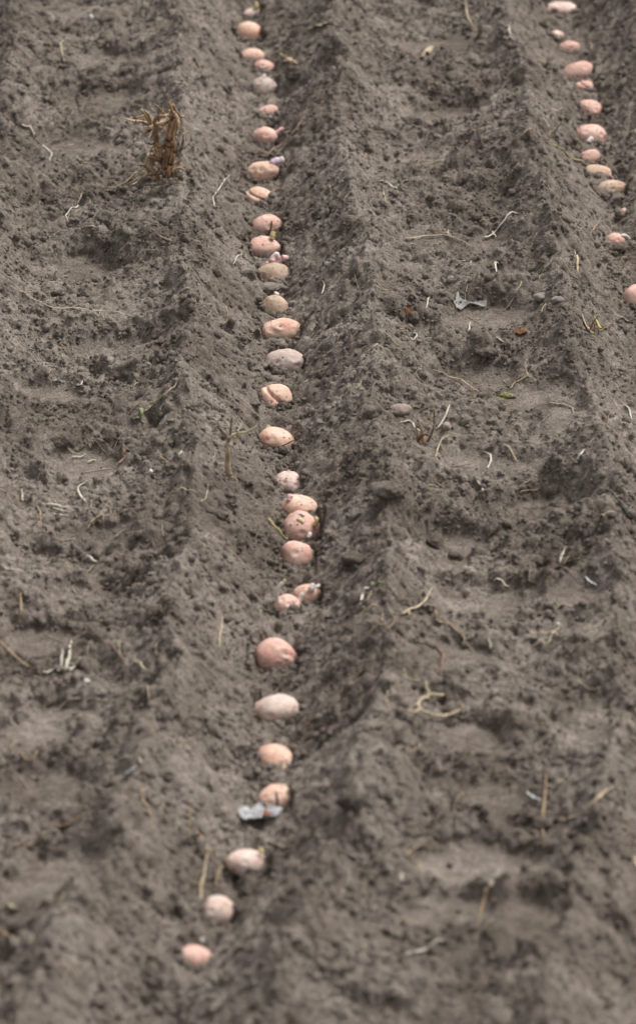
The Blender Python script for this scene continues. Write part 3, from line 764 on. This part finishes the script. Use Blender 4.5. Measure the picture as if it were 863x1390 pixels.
# ------------------------------------------------------------------ straws, twigs and roots
S, T, R_ = ('straw', 'straw'), ('twig', 'twig'), ('dry_root', 'root')
G_ = 'dry straws, twigs and roots lying on the soil'
L = [
 (S, M_STRAW, 3, [[(50,18),(68,20),(88,37)]], 'tan straw bent in the middle, at the far left corner of the field'),
 (S, M_STRAW, 3, [[(88,56),(82,60),(84,75),(88,87)]], 'hook-shaped pale tan straw behind the far left footprint'),
 (T, M_BROWN, 3, [[(18,45),(20,65),(38,82),(58,82)]], 'faint brown twig curving along the far left edge'),
 (T, M_BLACK, 3, [[(111,115),(105,130),(108,150)]], 'short dark twig pointing at the camera, left of the tangled root stump'),
 (S, M_PALE, 4, [[(30,172),(41,175),(46,188),(58,200)],[(58,200),(70,210),(68,222)]], 'broken whitish straw with a forked end on the far left'),
 (R_, M_STRAW, 3, [[(130,252),(150,257),(170,250),(185,236)]], 'pale root strand in front of the tangled root stump, the longer of two'),
 (R_, M_PALE, 3, [[(178,254),(190,246),(204,241)]], 'pale root strand in front of the tangled root stump, the shorter of two'),
 (S, M_PALE, 3, [[(106,283),(95,288),(90,295),(93,305)],[(95,288),(89,284)]], 'small white forked sprig on the left strip'),
 (S, M_STRAW, 3, [[(112,313),(122,310),(133,312)]], 'short tan straw just in front of the round left clod'),
 (S, M_PALE, 3, [[(289,271),(303,253),(312,240)],[(289,271),(292,283)]], 'slanting pale straw on the left crest beside the far peach potatoes'),
 (S, M_STRAW, 3, [[(15,390),(40,403),(65,418),(110,421),(160,425),(183,432)]], 'longest thin straw, lying across the left strip'),
 (S, M_PALE, 3, [[(317,362),(322,351),(329,347)]], 'tiny pale curl left of the broad lumpy pink potato'),
 (R_, M_TAN, 2.5, [[(197,317),(215,322),(240,330)]], 'thin tan root on the left crest behind the long straw'),
 (S, M_PALE, 3, [[(72,521),(80,520),(89,521)]], 'short white straw, left of a pair on the left strip'),
 (S, M_PALE, 3, [[(102,526),(110,525),(112,519)]], 'short hooked white straw, right of a pair on the left strip'),
 (S, M_PALE, 3, [[(214,565),(222,553)]], 'short pale straw beside the green-tipped grass stalk'),
 (T, M_BROWN, 3, [[(115,590),(120,600),(135,607),(149,621)]], 'dark brown twig ending at the curved reddish root'),
 (R_, M_REDROOT, 8, [[(158,636),(167,628),(169,616),(168,606)]], 'thick curved reddish root on the left strip'),
 (S, M_PALE, 3.5, [[(98,624),(118,619)]], 'pale straw left of the thick reddish root, farther of two'),
 (S, M_PALE, 3.5, [[(118,630),(131,627)]], 'pale straw left of the thick reddish root, nearer of two'),
 (S, M_PALE, 4, [[(119,656),(106,668),(112,680),(119,687)]], 'white bent straw shaped like an arrowhead on the left strip'),
 (S, M_STRAW, 4, [[(30,666),(32,683)]], 'stubby tan straw pointing at the camera near the left edge'),
 (S, M_PALE, 3.5, [[(57,686),(76,688),(95,691)]], 'white straw, farthest of three stacked like steps at left'),
 (S, M_PALE, 3.5, [[(72,693),(93,697)]], 'white straw, middle of three stacked like steps at left'),
 (S, M_PALE, 3.5, [[(72,699),(92,704)]], 'white straw, nearest of three stacked like steps at left'),
 (R_, M_TAN, 3, [[(118,722),(135,702),(170,697),(200,688)],[(141,702),(141,718)]], 'long thin grey-tan root in front of the white stacked straws'),
 (S, M_PALE, 4, [[(155,732),(170,722)]], 'short white straw on the left strip, right of the long grey-tan root'),
 (R_, M_TAN, 2.5, [[(48,680),(55,698),(56,716)]], 'thin root running towards the camera, left of the white stacked straws'),
 (S, M_PALE, 6, [[(119,758),(132,766)]], 'pale thick straw chip on the smooth left footprint'),
 (R_, M_TAN, 2.5, [[(200,621),(220,624),(242,639)]], 'thin arched root on the left crest, behind the forked pale sprig'),
 (S, M_PALE, 4, [[(243,626),(247,615)]], 'small white straw on the left crest, left of the upright stub'),
 (S, M_STRAW, 3, [[(245,664),(262,668),(273,677)],[(273,684),(280,676),(283,660)]], 'crossed pair of pale stems joined in a fork on the left crest'),
 (S, M_PALE, 3.5, [[(0,770),(14,776),(31,778)]], 'pale straw coming in from the left edge'),
 (S, M_STRAW, 3, [[(275,754),(278,741)]], 'little tan straw low on the left crest, standing alone'),
 (T, M_TAN, 4, [[(0,872),(12,887),(45,910)]], 'brown stick coming in from the left edge near the pale stubble tuft'),
 (T, M_TAN, 4, [[(28,808),(29,830),(27,852)]], 'blurred brown stick pointing at the camera near the left edge'),
 (R_, M_REDROOT, 3.5, [[(137,874),(155,882),(170,896)]], 'pinkish root right of the pale stubble tuft'),
 (S, M_STRAW, 3.5, [[(180,899),(192,906),(206,916)]], 'pale straw reaching a dark hole on the left crest'),
 (S, M_STRAW, 3.5, [[(298,883),(300,862),(303,840)]], 'upright-looking tan straw on the slope left of the biggest pink potato'),
 (S, M_STRAW, 3, [[(75,968),(90,956),(130,952),(192,955)]], 'long curved tan straw in front of the left dark hole'),
 (T, M_TAN, 5, [[(15,1017),(32,1030),(45,1037),(53,1021)]], 'V-shaped tan stick near the left edge, close to the camera'),
 (S, M_WHITE, 7, [[(165,1057),(184,1047)]], 'bright white chip of stem on the near left ridge'),
 (S, M_PALE, 4, [[(190,1032),(192,1041)]], 'tiny pale speck of stem behind the bright white chip'),
 (R_, M_TAN, 3, [[(190,1068),(195,1092),(208,1112)]], 'thin root running towards camera in front of the bright white chip'),
 (S, M_TAN, 6, [[(20,1156),(42,1148),(72,1143)]], 'orange-tan straw lying flat near the left edge'),
 (S, M_TAN, 4, [[(65,1120),(95,1122),(119,1108)]], 'wavy tan straw on the near left ridge'),
 (R_, M_TAN, 6, [[(256,1122),(275,1140),(283,1160),(298,1180),(324,1185)],[(257,1122),(258,1096)],[(298,1180),(292,1205)]], 'branching tan root beside the pale potato nearer than the silvery scrap'),
 (S, M_STRAW, 6, [[(271,1236),(274,1200),(281,1163)]], 'blurred pale straw left of the second nearest potato'),
 (S, M_STRAW, 7, [[(0,1238),(26,1237)]], 'thick blurred straw end at the left edge close to the camera'),
 (S, M_TAN, 5, [[(0,1262),(16,1276)]], 'tan straw end in the near left corner'),
 (S, M_STRAW, 4, [[(358,1153),(380,1151),(401,1152)]], 'pale straw touching the yellow bud of a near potato'),
 (S, M_STONE, 7, [[(447,1154),(475,1163),(503,1176)]], 'grey-white stalk lying on the near right slope'),
 (T, M_BROWN, 6, [[(453,966),(460,950),(471,933),(493,911),(520,909)],[(493,911),(508,900)]], 'dark brown root bending over a slit on the right slope'),
 (T, M_BROWN, 6, [[(404,1008),(410,993),(421,981),(444,976)]], 'dark arched root low on the right slope behind the tilted peach potato'),
 (S, M_STRAW, 4, [[(389,1073),(400,1070),(411,1071)]], 'pale straw sticking out right of the potato behind the silvery scrap'),
 (T, M_REDROOT, 5, [[(312,197),(332,207),(361,214),(381,199),(401,178),(418,150)]], 'long reddish-brown root curving right across the middle furrow'),
 (S, M_YELLOW, 4, [[(364,707),(378,722),(390,736)],[(376,706),(384,722),(390,736)]], 'pair of yellow-green dry blades left of the cluster of three potatoes'),
 (T, M_BROWN, 4, [[(425,862),(430,846),(438,830)]], 'brown root in the slit right of the small sprouting pair'),
 (S, M_PALE, 3, [[(433,384),(440,390),(436,402)]], 'thin pale curl right of the potato with curling sprouts'),
 (S, M_PALE, 3, [[(556,462),(562,464),(564,458),(558,455)]], 'tiny white curl just in front of the orange-brown leaf'),
 (S, M_STRAW, 3.5, [[(570,497),(600,510),(625,519),(658,538)]], 'long pale straw slanting across the right strip behind the moss'),
 (S, M_PALE, 2.5, [[(582,405),(578,430)]], 'hair-thin pale straw left of the clear film'),
 (S, M_PALE, 3, [[(637,440),(635,451)]], 'tiny pale straw in front of the clear film'),
 (S, M_PALE, 3, [[(672,461),(686,471)]], 'short pale straw in front of the crinkled leaf scrap'),
 (S, M_STRAW, 4, [[(780,342),(782,360),(785,380)]], 'upright-looking tan straw behind the pair of grey stones'),
 (S, M_PALE, 4, [[(668,368),(672,360),(677,363)],[(672,360),(674,372)]], 'small white frayed bit behind the clear film'),
 (S, M_YELLOW, 3.5, [[(806,433),(812,444),(818,452)]], 'yellowish straw in the litter near the right edge, left of the dark twig'),
 (S, M_STRAW, 3.5, [[(790,430),(793,443),(803,455),(820,462)]], 'pale straw curling through litter near the right edge'),
 (T, M_BROWN, 4, [[(812,457),(822,447),(832,439)]], 'short brown stick crossing the litter near the right edge'),
 (T, M_BROWN, 4, [[(839,437),(850,440),(866,442)]], 'dark twig at the right edge in front of the round cut-off potato'),
 (T, M_TAN, 3.5, [[(816,345),(830,346),(848,352),(866,355)]], 'brown stem behind the round cut-off potato at the right edge'),
 (R_, M_TAN, 3, [[(691,530),(700,520),(718,513),(738,515)],[(716,513),(712,498)]], 'thin tan arched root right beside the yellow-green moss'),
 (S, M_PALE, 3.5, [[(610,552),(603,570),(592,585)]], 'pale stick leaning on the brown stubble tuft'),
 (S, M_STRAW, 3.5, [[(582,638),(593,616),(608,592)],[(593,616),(598,622)]], 'longer pale stick in front of the brown stubble tuft'),
 (S, M_PALE, 3.5, [[(541,576),(560,579),(572,588)]], 'pale straw running into the brown stubble tuft from the left'),
 (S, M_PALE, 4, [[(647,655),(653,662),(656,675)]], 'short white curved straw on the right strip, left footprint edge'),
 (S, M_PALE, 3.5, [[(657,616),(665,620),(666,630),(658,643)]], 'small pale hook-shaped root in front of the smooth pad'),
 (R_, M_STRAW, 3.5, [[(683,605),(693,614),(702,629)]], 'pale broken root right of the small hook-shaped root'),
 (S, M_WHITE, 3.5, [[(781,628),(786,619),(793,613)]], 'bright white straw alone on the right strip'),
 (R_, M_STRAW, 3, [[(745,549),(760,552),(776,557),(791,557)],[(776,557),(778,565)]], 'thin pale root with a small prong, right of the moss'),
 (S, M_PALE, 3.5, [[(848,554),(853,560),(857,573)]], 'white bent straw near the right edge'),
 (R_, M_REDROOT, 3, [[(827,560),(824,572),(822,583)],[(822,583),(836,585)]], 'thin reddish root left of the white bent straw near the right edge'),
 (R_, M_TAN, 3, [[(703,673),(718,670),(733,667)]], 'tan root lying behind the deep footprint'),
 (R_, M_REDROOT, 3, [[(772,576),(800,583),(833,585)]], 'long reddish root lying across the right strip'),
 (T, M_BLACK, 8, [[(832,676),(843,688),(852,700),(864,712)]], 'thick black stick at the right edge beside the deep footprint'),
 (T, M_BROWN, 3.5, [[(503,8),(518,12),(531,21)]], 'brown twig at the far right crest'),
 (S, M_STRAW, 3.5, [[(631,4),(635,28),(642,40)]], 'tan straw pointing at the camera on the far right strip'),
 (S, M_PALE, 3, [[(690,38),(692,52)],[(686,56),(692,52),(698,56)]], 'tiny pale stalk with a brown foot on the far right strip'),
 (S, M_YELLOW, 5, [[(740,194),(755,201),(769,212),(784,221),(797,226)]], 'curved yellow stem reaching the half brown potato'),
 (S, M_PALE, 4, [[(657,325),(672,318),(685,304),(697,291),(711,291)],[(668,317),(673,325)]], 'pale zigzag straw with a fork on the right strip'),
 (S, M_STRAW, 3.5, [[(549,327),(575,322),(602,322),(640,338)],[(607,322),(608,314)]], 'long gently arched straw left of the zigzag straw'),
 (S, M_PALE, 4, [[(514,250),(528,252),(539,259)]], 'pale straw on the right strip, farther of two near a pebble-free pad'),
 (S, M_STRAW, 4, [[(520,262),(523,272),(529,281)]], 'yellowish straw pointing at the camera just below a pale one'),
 (R_, M_BROWN, 3.5, [[(638,186),(652,172),(672,165)],[(648,176),(652,190),(660,205)]], 'forked brown root beside a dark hollow on the far right strip'),
 (T, M_BROWN, 3.5, [[(553,122),(580,127),(612,131)]], 'flat brown twig along the edge of the farthest smooth pad'),
 (R_, M_TAN, 3, [[(816,298),(806,312),(799,328)]], 'thin stem pointing to the right-hand row, left of the pink potato corner'),
 (S, M_SPR_W, 7, [[(487,824),(490,812),(497,802),(506,797)]], 'white curved shoot on the right slope'),
 (S, M_STRAW, 7, [[(545,837),(560,829),(575,819),(588,801)],[(556,832),(556,841)]], 'thick pale stick with a fork beside the white curved shoot'),
 (R_, M_TAN, 5, [[(499,847),(512,847),(527,855),(535,841)],[(518,846),(519,834)]], 'twisted tan root left of the thick forked stick'),
 (R_, M_TAN, 5, [[(592,845),(612,852),(627,865),(634,880),(643,886)],[(592,845),(590,825)]], 'curved tan root in front of the thick forked stick'),
 (R_, M_REDROOT, 4.5, [[(548,867),(575,873),(592,882),(600,895),(597,918)]], 'reddish brown root hooking down on the right strip'),
 (S, M_PALE, 6, [[(669,794),(690,799)]], 'short thick pale straw on the far edge of the wide smooth footprint'),
 (S, M_PALE, 4.5, [[(759,769),(761,758),(768,745)]], 'pale bent straw right in front of the deep footprint'),
 (S, M_WHITE, 4.5, [[(794,787),(801,793),(809,799)]], 'white straw right of the wide smooth footprint'),
 (R_, M_STRAW, 5, [[(718,861),(735,862),(750,861),(762,852)],[(750,861),(742,876),(728,884)],[(750,861),(757,868)]], 'star-shaped pale root cluster beside a dark hole'),
 (S, M_PALE, 4, [[(665,886),(662,868)]], 'small pale straw left of the star-shaped root cluster'),
 (S, M_TAN, 6, [[(737,1156),(736,1130),(737,1100),(741,1055)]], 'tall tan straw pointing at the camera, near right'),
 (S, M_WHITE, 6, [[(716,1077),(732,1092)]], 'white chip touching the tall tan straw'),
 (S, M_STRAW, 6, [[(746,1118),(766,1118),(778,1114),(784,1105)]], 'curled pale straw right of the tall tan straw'),
 (S, M_STRAW, 8, [[(796,1099),(812,1086),(831,1072)]], 'thick pale straw slanting up, near the right edge'),
 (S, M_TAN, 5, [[(548,1166),(562,1157),(577,1152),(593,1154)],[(553,1163),(566,1176),(573,1189)]], 'forked tan straw on the near right strip'),
 (S, M_PALE, 7, [[(545,1189),(544,1201)]], 'pale stub in front of the forked tan straw'),
 (S, M_TAN, 6, [[(648,1262),(652,1238),(657,1215),(667,1197)]], 'blurred tan straw pointing at the camera, centre of the near right strip'),
 (S, M_PALE, 7, [[(663,1212),(668,1200)]], 'pale stub on the far end of the blurred tan straw'),
 (S, M_PALE, 7, [[(548,1302),(575,1293),(602,1282)]], 'blurred pale straw lying across the near right corner'),
 (S, M_TAN, 6, [[(843,1118),(852,1130),(858,1150)]], 'blurred tan straw near the right edge, nearer than the thick slanting one'),
 (S, M_STRAW, 7, [[(860,1163),(863,1184)]], 'blurred pale straw end cut by the right edge'),
]
for (nm, cat), m_, w, lines, lab in L: litter(nm, cat, lab, lines, w, m_, G_)

# ring-shaped root
rr_ = empty('ring_root', P(597, 966)); tag(rr_, 'pale root curled into an open loop, on the near right strip', 'root', G_)
ring = [(597 + 29 * math.cos(t), 966 + 15 * math.sin(t)) for t in np.linspace(-.1, 4.9, 15)]
for i, (l, nm) in enumerate(((ring, 'loop'), ([(583, 953), (580, 946), (577, 936)], 'side_stem'), ([(570, 973), (562, 976), (554, 974)], 'side_stem'))):
    path, r = soil_path(l, 4.5); path[:, 2] += .006
    v, f = tube_geo(path, np.full(len(path), r), 60 + i, 7)
    mesh_obj(nm, np.array(v) - np.array(rr_.location), f, M_STRAW, rr_)

# green shoot tip joins its own piece
def standing(name, cat, label, basepx, pieces, group=None, spread=.012, seed=1, fat=1.0):
    """plant remains that stand up from the soil; pieces: (part name, pixels, width px, material)"""
    b = P(*basepx); b = b + np.array([0, -.045, 0]); root = empty(name, b); tag(root, label, cat, group); r = np.random.default_rng(seed)
    for i, (nm, pxs, w, m_) in enumerate(pieces):
        off = np.array([0, r.uniform(-spread, spread), 0]); end = np.array([0, r.uniform(-spread, spread) * 2, 0])
        pts = [V(x, y, b + off + (end - off) * (k / max(1, len(pxs) - 1))) for k, (x, y) in enumerate(pxs)]
        path = catmull(pts, 7); n = len(path); rad = w * fat * mpp(b) / 2 * (1 - .45 * np.linspace(0, 1, n))
        path[:, 0] += np.convolve(r.normal(size=n), np.ones(5) / 5, mode='same') * w * mpp(b) * .16
        rad = rad * (1 + .08 * np.sin(np.linspace(0, 5, n) + i))
        if fat > 1.4 and w >= 5:          # fibrous pieces: several strands twisted together
            v, f = [], []; ns = 5
            for q in range(ns):
                ph = 6.2832 * q / ns + np.linspace(0, r.uniform(1.2, 3.0), n); rr2 = rad * r.uniform(.45, .85) * (1 + .25 * np.sin(np.linspace(0, r.uniform(4, 9), n) + q))
                pp = path + np.stack([np.cos(ph) * rr2, np.sin(ph) * rr2, r.normal(size=n) * rad * .05], 1)
                k1 = int(n * r.uniform(.75, 1.0)) if q else n
                vq, fq = tube_geo(pp[:k1], (rad * r.uniform(.28, .48))[:k1], seed * 77 + i * 9 + q, 6)
                f += [tuple(t + len(v) for t in fc) for fc in fq]; v += list(vq)
        else:
            v, f = tube_geo(path, rad, seed * 77 + i, 8)
        mesh_obj(nm, np.array(v) - b, f, m_, root)
    return root
standing('root_stump', 'root', 'tangled golden-brown dead root stump sticking out of the left strip', (220, 246), [
 ('stalk', [(228,240),(230,205),(232,175),(234,155),(231,139)], 9, M_AMBER),
 ('stalk', [(226,215),(229,190),(233,168),(231,150)], 9, M_BUFF),
 ('stalk', [(222,214),(213,198),(212,184),(205,172)], 8, M_AMBER),
 ('root', [(233,150),(240,158),(242,170),(240,182)], 4, M_BUFF),
 ('root', [(228,156),(215,160),(205,166),(196,170)], 6, M_BUFF),
 ('root', [(228,162),(212,170),(200,176)], 6, M_BUFF),
 ('root', [(206,170),(192,165),(180,163),(169,160)], 5, M_BUFF),
 ('root', [(206,166),(198,155),(191,148)], 6, M_BUFF),
 ('root', [(208,172),(198,180),(193,180)], 5, M_AMBER),
 ('root', [(222,154),(216,146),(210,141)], 2, M_TAN),
 ('root', [(220,175),(210,168),(214,158),(225,158)], 4, M_AMBER),
 ('root', [(214,200),(216,210),(212,220)], 7, M_AMBER),
 ('root', [(205,210),(200,222),(204,232),(212,246)], 8, M_BUFF),
 ('root', [(206,212),(218,218),(226,228),(236,228),(248,216)], 8, M_REDROOT),
 ('root', [(212,208),(224,214),(232,224)], 7, M_AMBER),
 ('root', [(208,214),(204,226),(214,240),(219,250)], 7, M_BUFF),
 ('root', [(225,190),(233,189),(240,186)], 2.5, M_BUFF),
 ('root', [(246,202),(249,192),(249,183)], 2.5, M_BROWN),
 ('root', [(242,212),(241,203),(245,196)], 2, M_BROWN),
 ('root', [(229,215),(233,202),(232,190)], 3, M_BUFF),
 ('root', [(236,213),(240,209),(242,203)], 2, M_REDROOT),
 ('root', [(234,142),(238,148),(244,160),(243,176)], 5, M_BUFF),
 ('root', [(212,232),(200,238),(188,242),(176,250)], 3, M_BUFF),
 ('root', [(232,232),(244,228),(252,232)], 3, M_TAN),
 ('root', [(230,160),(222,168),(214,178),(208,190)], 5, M_BUFF),
 ('fibre', [(220,168),(208,176),(202,188)], 2, M_PALE),
 ('fibre', [(225,160),(214,168),(206,170),(196,174)], 2.5, M_PALE),
 ('fibre', [(222,205),(224,214),(222,222)], 3, M_PALE)], None, .020, 3, 1.5)
bs = bpy.data.objects['root_stump']; b0 = np.array(bs.location); fr = np.random.default_rng(77)
for k in range(54):
    y0 = fr.uniform(148, 246); x0 = 222 + fr.normal() * (11 if y0 < 205 else 15); a_ = fr.uniform(0, 6.28); l_ = fr.uniform(8, 24); bd = fr.uniform(-.5, .5) * l_
    base_ = b0 + np.array([0, fr.uniform(-.03, .02), 0])
    px_ = [(x0, y0), (x0 + math.cos(a_) * l_ * .5 - math.sin(a_) * bd * .4, y0 + math.sin(a_) * l_ * .5 + math.cos(a_) * bd * .4), (x0 + math.cos(a_) * l_, y0 + math.sin(a_) * l_)]
    q = catmull([V(x, y, base_ + np.array([0, i * fr.uniform(-.008, .008), 0])) for i, (x, y) in enumerate(px_)], 6)
    wv = fr.choice([.0007, .0010, .0014, .0020]); v, f = tube_geo(q, np.linspace(wv, wv * .4, len(q)), k, 6)
    mesh_obj('rootlet', np.array(v) - b0, f, [M_AMBER, M_BROWN, M_TAN, M_BROWN, M_LEAF, M_BUFF][int(fr.integers(0, 6))], bs)
standing('dry_stub', 'plant stub', 'dry upright plant stub with side twigs on the left crest beside the furrow', (310, 644), [
 ('stalk', [(311,645),(309,625),(309,600)], 7, M_BUFF),
 ('stalk', [(309,602),(313,588),(315,566)], 4, M_TAN),
 ('side_twig', [(309,594),(322,588),(335,586),(349,578)], 3.5, M_STRAW),
 ('side_twig', [(322,586),(328,576)], 2.5, M_STRAW),
 ('side_twig', [(308,592),(300,584),(295,578)], 3, M_BROWN),
 ('side_twig', [(312,590),(320,595),(326,590)], 3, M_YELLOW)], None, .006, 4, 1.3)
litter('twig', 'twig', 'thin brown twig running from the upright stub over the front of the peach potato', [[(325,588),(340,593),(352,598)],[(342,611),(346,602)]], 3, M_BROWN, G_)
pt = pots[16]; bb = pt[1] + np.array([0, -.030, 0])
pth = catmull([V(352,598,bb), V(366,604,bb), V(380,606,bb), V(398,598,bb)], 8)
v, f = tube_geo(pth, np.full(len(pth), .0011), 5, 6); v, c1 = centre(v)
tag(mesh_obj('twig', v, f, M_BROWN, loc=c1), 'hair-thin twig lying against the front of the clean orange-peach potato', 'twig', G_)
litter('stubble_tuft', 'dead plant', 'pale broken stubble tuft on the left strip near the camera', [
 [(90,914),(95,895),(97,873)], [(82,910),(84,895),(85,884)], [(88,914),(98,905),(109,895)], [(95,914),(103,906),(111,899)], [(78,914),(88,912),(98,913)], [(58,915),(72,913),(82,908)]], 7, M_PALE)
standing('stubble_tuft', 'dead plant', 'small brown stubble tuft on the right strip beside two pale sticks', (573, 600), [
 ('stem', [(568,600),(566,588),(563,575)], 4, M_BROWN), ('stem', [(575,602),(573,588),(570,576)], 5, M_AMBER),
 ('stem', [(580,600),(586,588),(589,570),(588,556)], 3.5, M_BROWN), ('stem', [(566,598),(575,590),(584,592)], 4, M_LEAF),
 ('stem', [(583,598),(584,592),(587,588)], 4.5, M_STRAW), ('stem', [(571,603),(560,592),(555,590)], 3, M_TAN),
 ('stem', [(576,580),(584,572),(590,566)], 3, M_TAN)], None, .010, 8)
standing('dried_sprig', 'dead plant', 'dried whitish sprig with stiff leaves at the far end of the yellow stem', (746, 188), [
 ('leaf', [(746,186),(751,178),(757,172)], 4, M_PALE), ('leaf', [(744,176),(741,168),(737,160)], 5, M_PALE),
 ('leaf', [(746,174),(749,166),(750,160)], 4, M_PALE), ('leaf', [(745,186),(745,178),(746,170)], 3.5, M_STRAW),
 ('leaf', [(752,182),(757,172),(762,166)], 3, M_GREEN)], None, .008, 9)
standing('litter_tuft', 'dead plant', 'small tangle of brown dry stems near the right edge beside the pale curling straw', (802, 448), [
 ('stem', [(800,448),(804,438),(812,428)], 3, M_TAN), ('stem', [(797,450),(792,438),(786,430)], 2.5, M_BROWN),
 ('stem', [(806,450),(806,440),(800,428)], 3, M_TAN), ('stem', [(800,450),(810,445),(820,447)], 3, M_LEAF)], None, .01, 10)
sp_ = empty('grass_stalk', P(215, 548)); tag(sp_, 'straw-coloured grass stalk with a green blade at its near end on the left crest', 'grass stalk', G_)
for pxs, w, m_, nm in (([(196,563),(210,552),(228,540),(240,524),(248,518)], 3, M_STRAW, 'stem'), ([(187,575),(190,569),(197,563),(201,560)], 6, M_GREEN, 'blade'), ([(200,560),(206,552),(222,545)], 4, M_GREEN, 'blade')):
    path, r = soil_path(pxs, w); path[:, 2] += .003
    v, f = tube_geo(path, r * np.linspace(1, .6, len(path)), 9, 7, .5); mesh_obj(nm, np.array(v) - np.array(sp_.location), f, m_, sp_)
gs = [o for o in bpy.data.objects if o.get('label') == 'white curved shoot on the right slope'][0]
gs.name = 'pale_shoot'; gs['label'] = 'white shoot turning green at its tip, curving on the right slope'; gs['category'] = 'shoot'
path, r = soil_path([(505,797),(512,794),(520,794)], 5)
v, f = tube_geo(path, np.linspace(r, r * .5, len(path)), 9, 7)
mesh_obj('green_tip', np.array(v) - np.array(gs.location), f, M_GREEN, gs)

# ------------------------------------------------------------------ light
w = bpy.data.worlds.new('World'); scene.world = w; w.use_nodes = True
nt = w.node_tree; bg = nt.nodes['Background']
sky = nt.nodes.new('ShaderNodeTexSky'); sky.sky_type = 'NISHITA'; sky.sun_disc = False
EL, AZ = math.radians(62), math.radians(56)       # sun high, ahead and to the right (bearing from +Y towards +X)
sky.sun_elevation = EL; sky.sun_rotation = AZ; sky.dust_density = 4; sky.air_density = 1
hs = nt.nodes.new('ShaderNodeHueSaturation'); hs.inputs['Saturation'].default_value = .12
nt.links.new(sky.outputs[0], hs.inputs['Color']); nt.links.new(hs.outputs[0], bg.inputs['Color'])
bg.inputs['Strength'].default_value = .12
sl = bpy.data.lights.new('sun', 'SUN'); sl.energy = 1.75; sl.angle = math.radians(20); sl.color = (1, .965, .92)
so = bpy.data.objects.new('sun', sl); COL.objects.link(so)
from mathutils import Vector
dirv = Vector((math.sin(AZ) * math.cos(EL), math.cos(AZ) * math.cos(EL), math.sin(EL)))
so.rotation_euler = dirv.to_track_quat('Z', 'Y').to_euler(); so.location = (3, 12, 6)

# ------------------------------------------------------------------ camera
cd = bpy.data.cameras.new('camera'); co = bpy.data.objects.new('camera', cd); COL.objects.link(co)
co.location = tuple(CAM); co.rotation_euler = (math.pi / 2 - TH, 0, 0)
cd.sensor_fit = 'VERTICAL'; cd.sensor_height = 36; cd.lens = 36 * FPX / PH
cd.clip_end = 500; cd.clip_start = .1
cd.dof.use_dof = True; cd.dof.focus_distance = 8.6; cd.dof.aperture_fstop = (cd.lens / 1000) / .036
scene.camera = co
vs = scene.view_settings; vs.view_transform = 'Standard'; vs.look = 'None'; vs.exposure = 0.62; vs.gamma = 1
scene.render.engine = 'CYCLES'
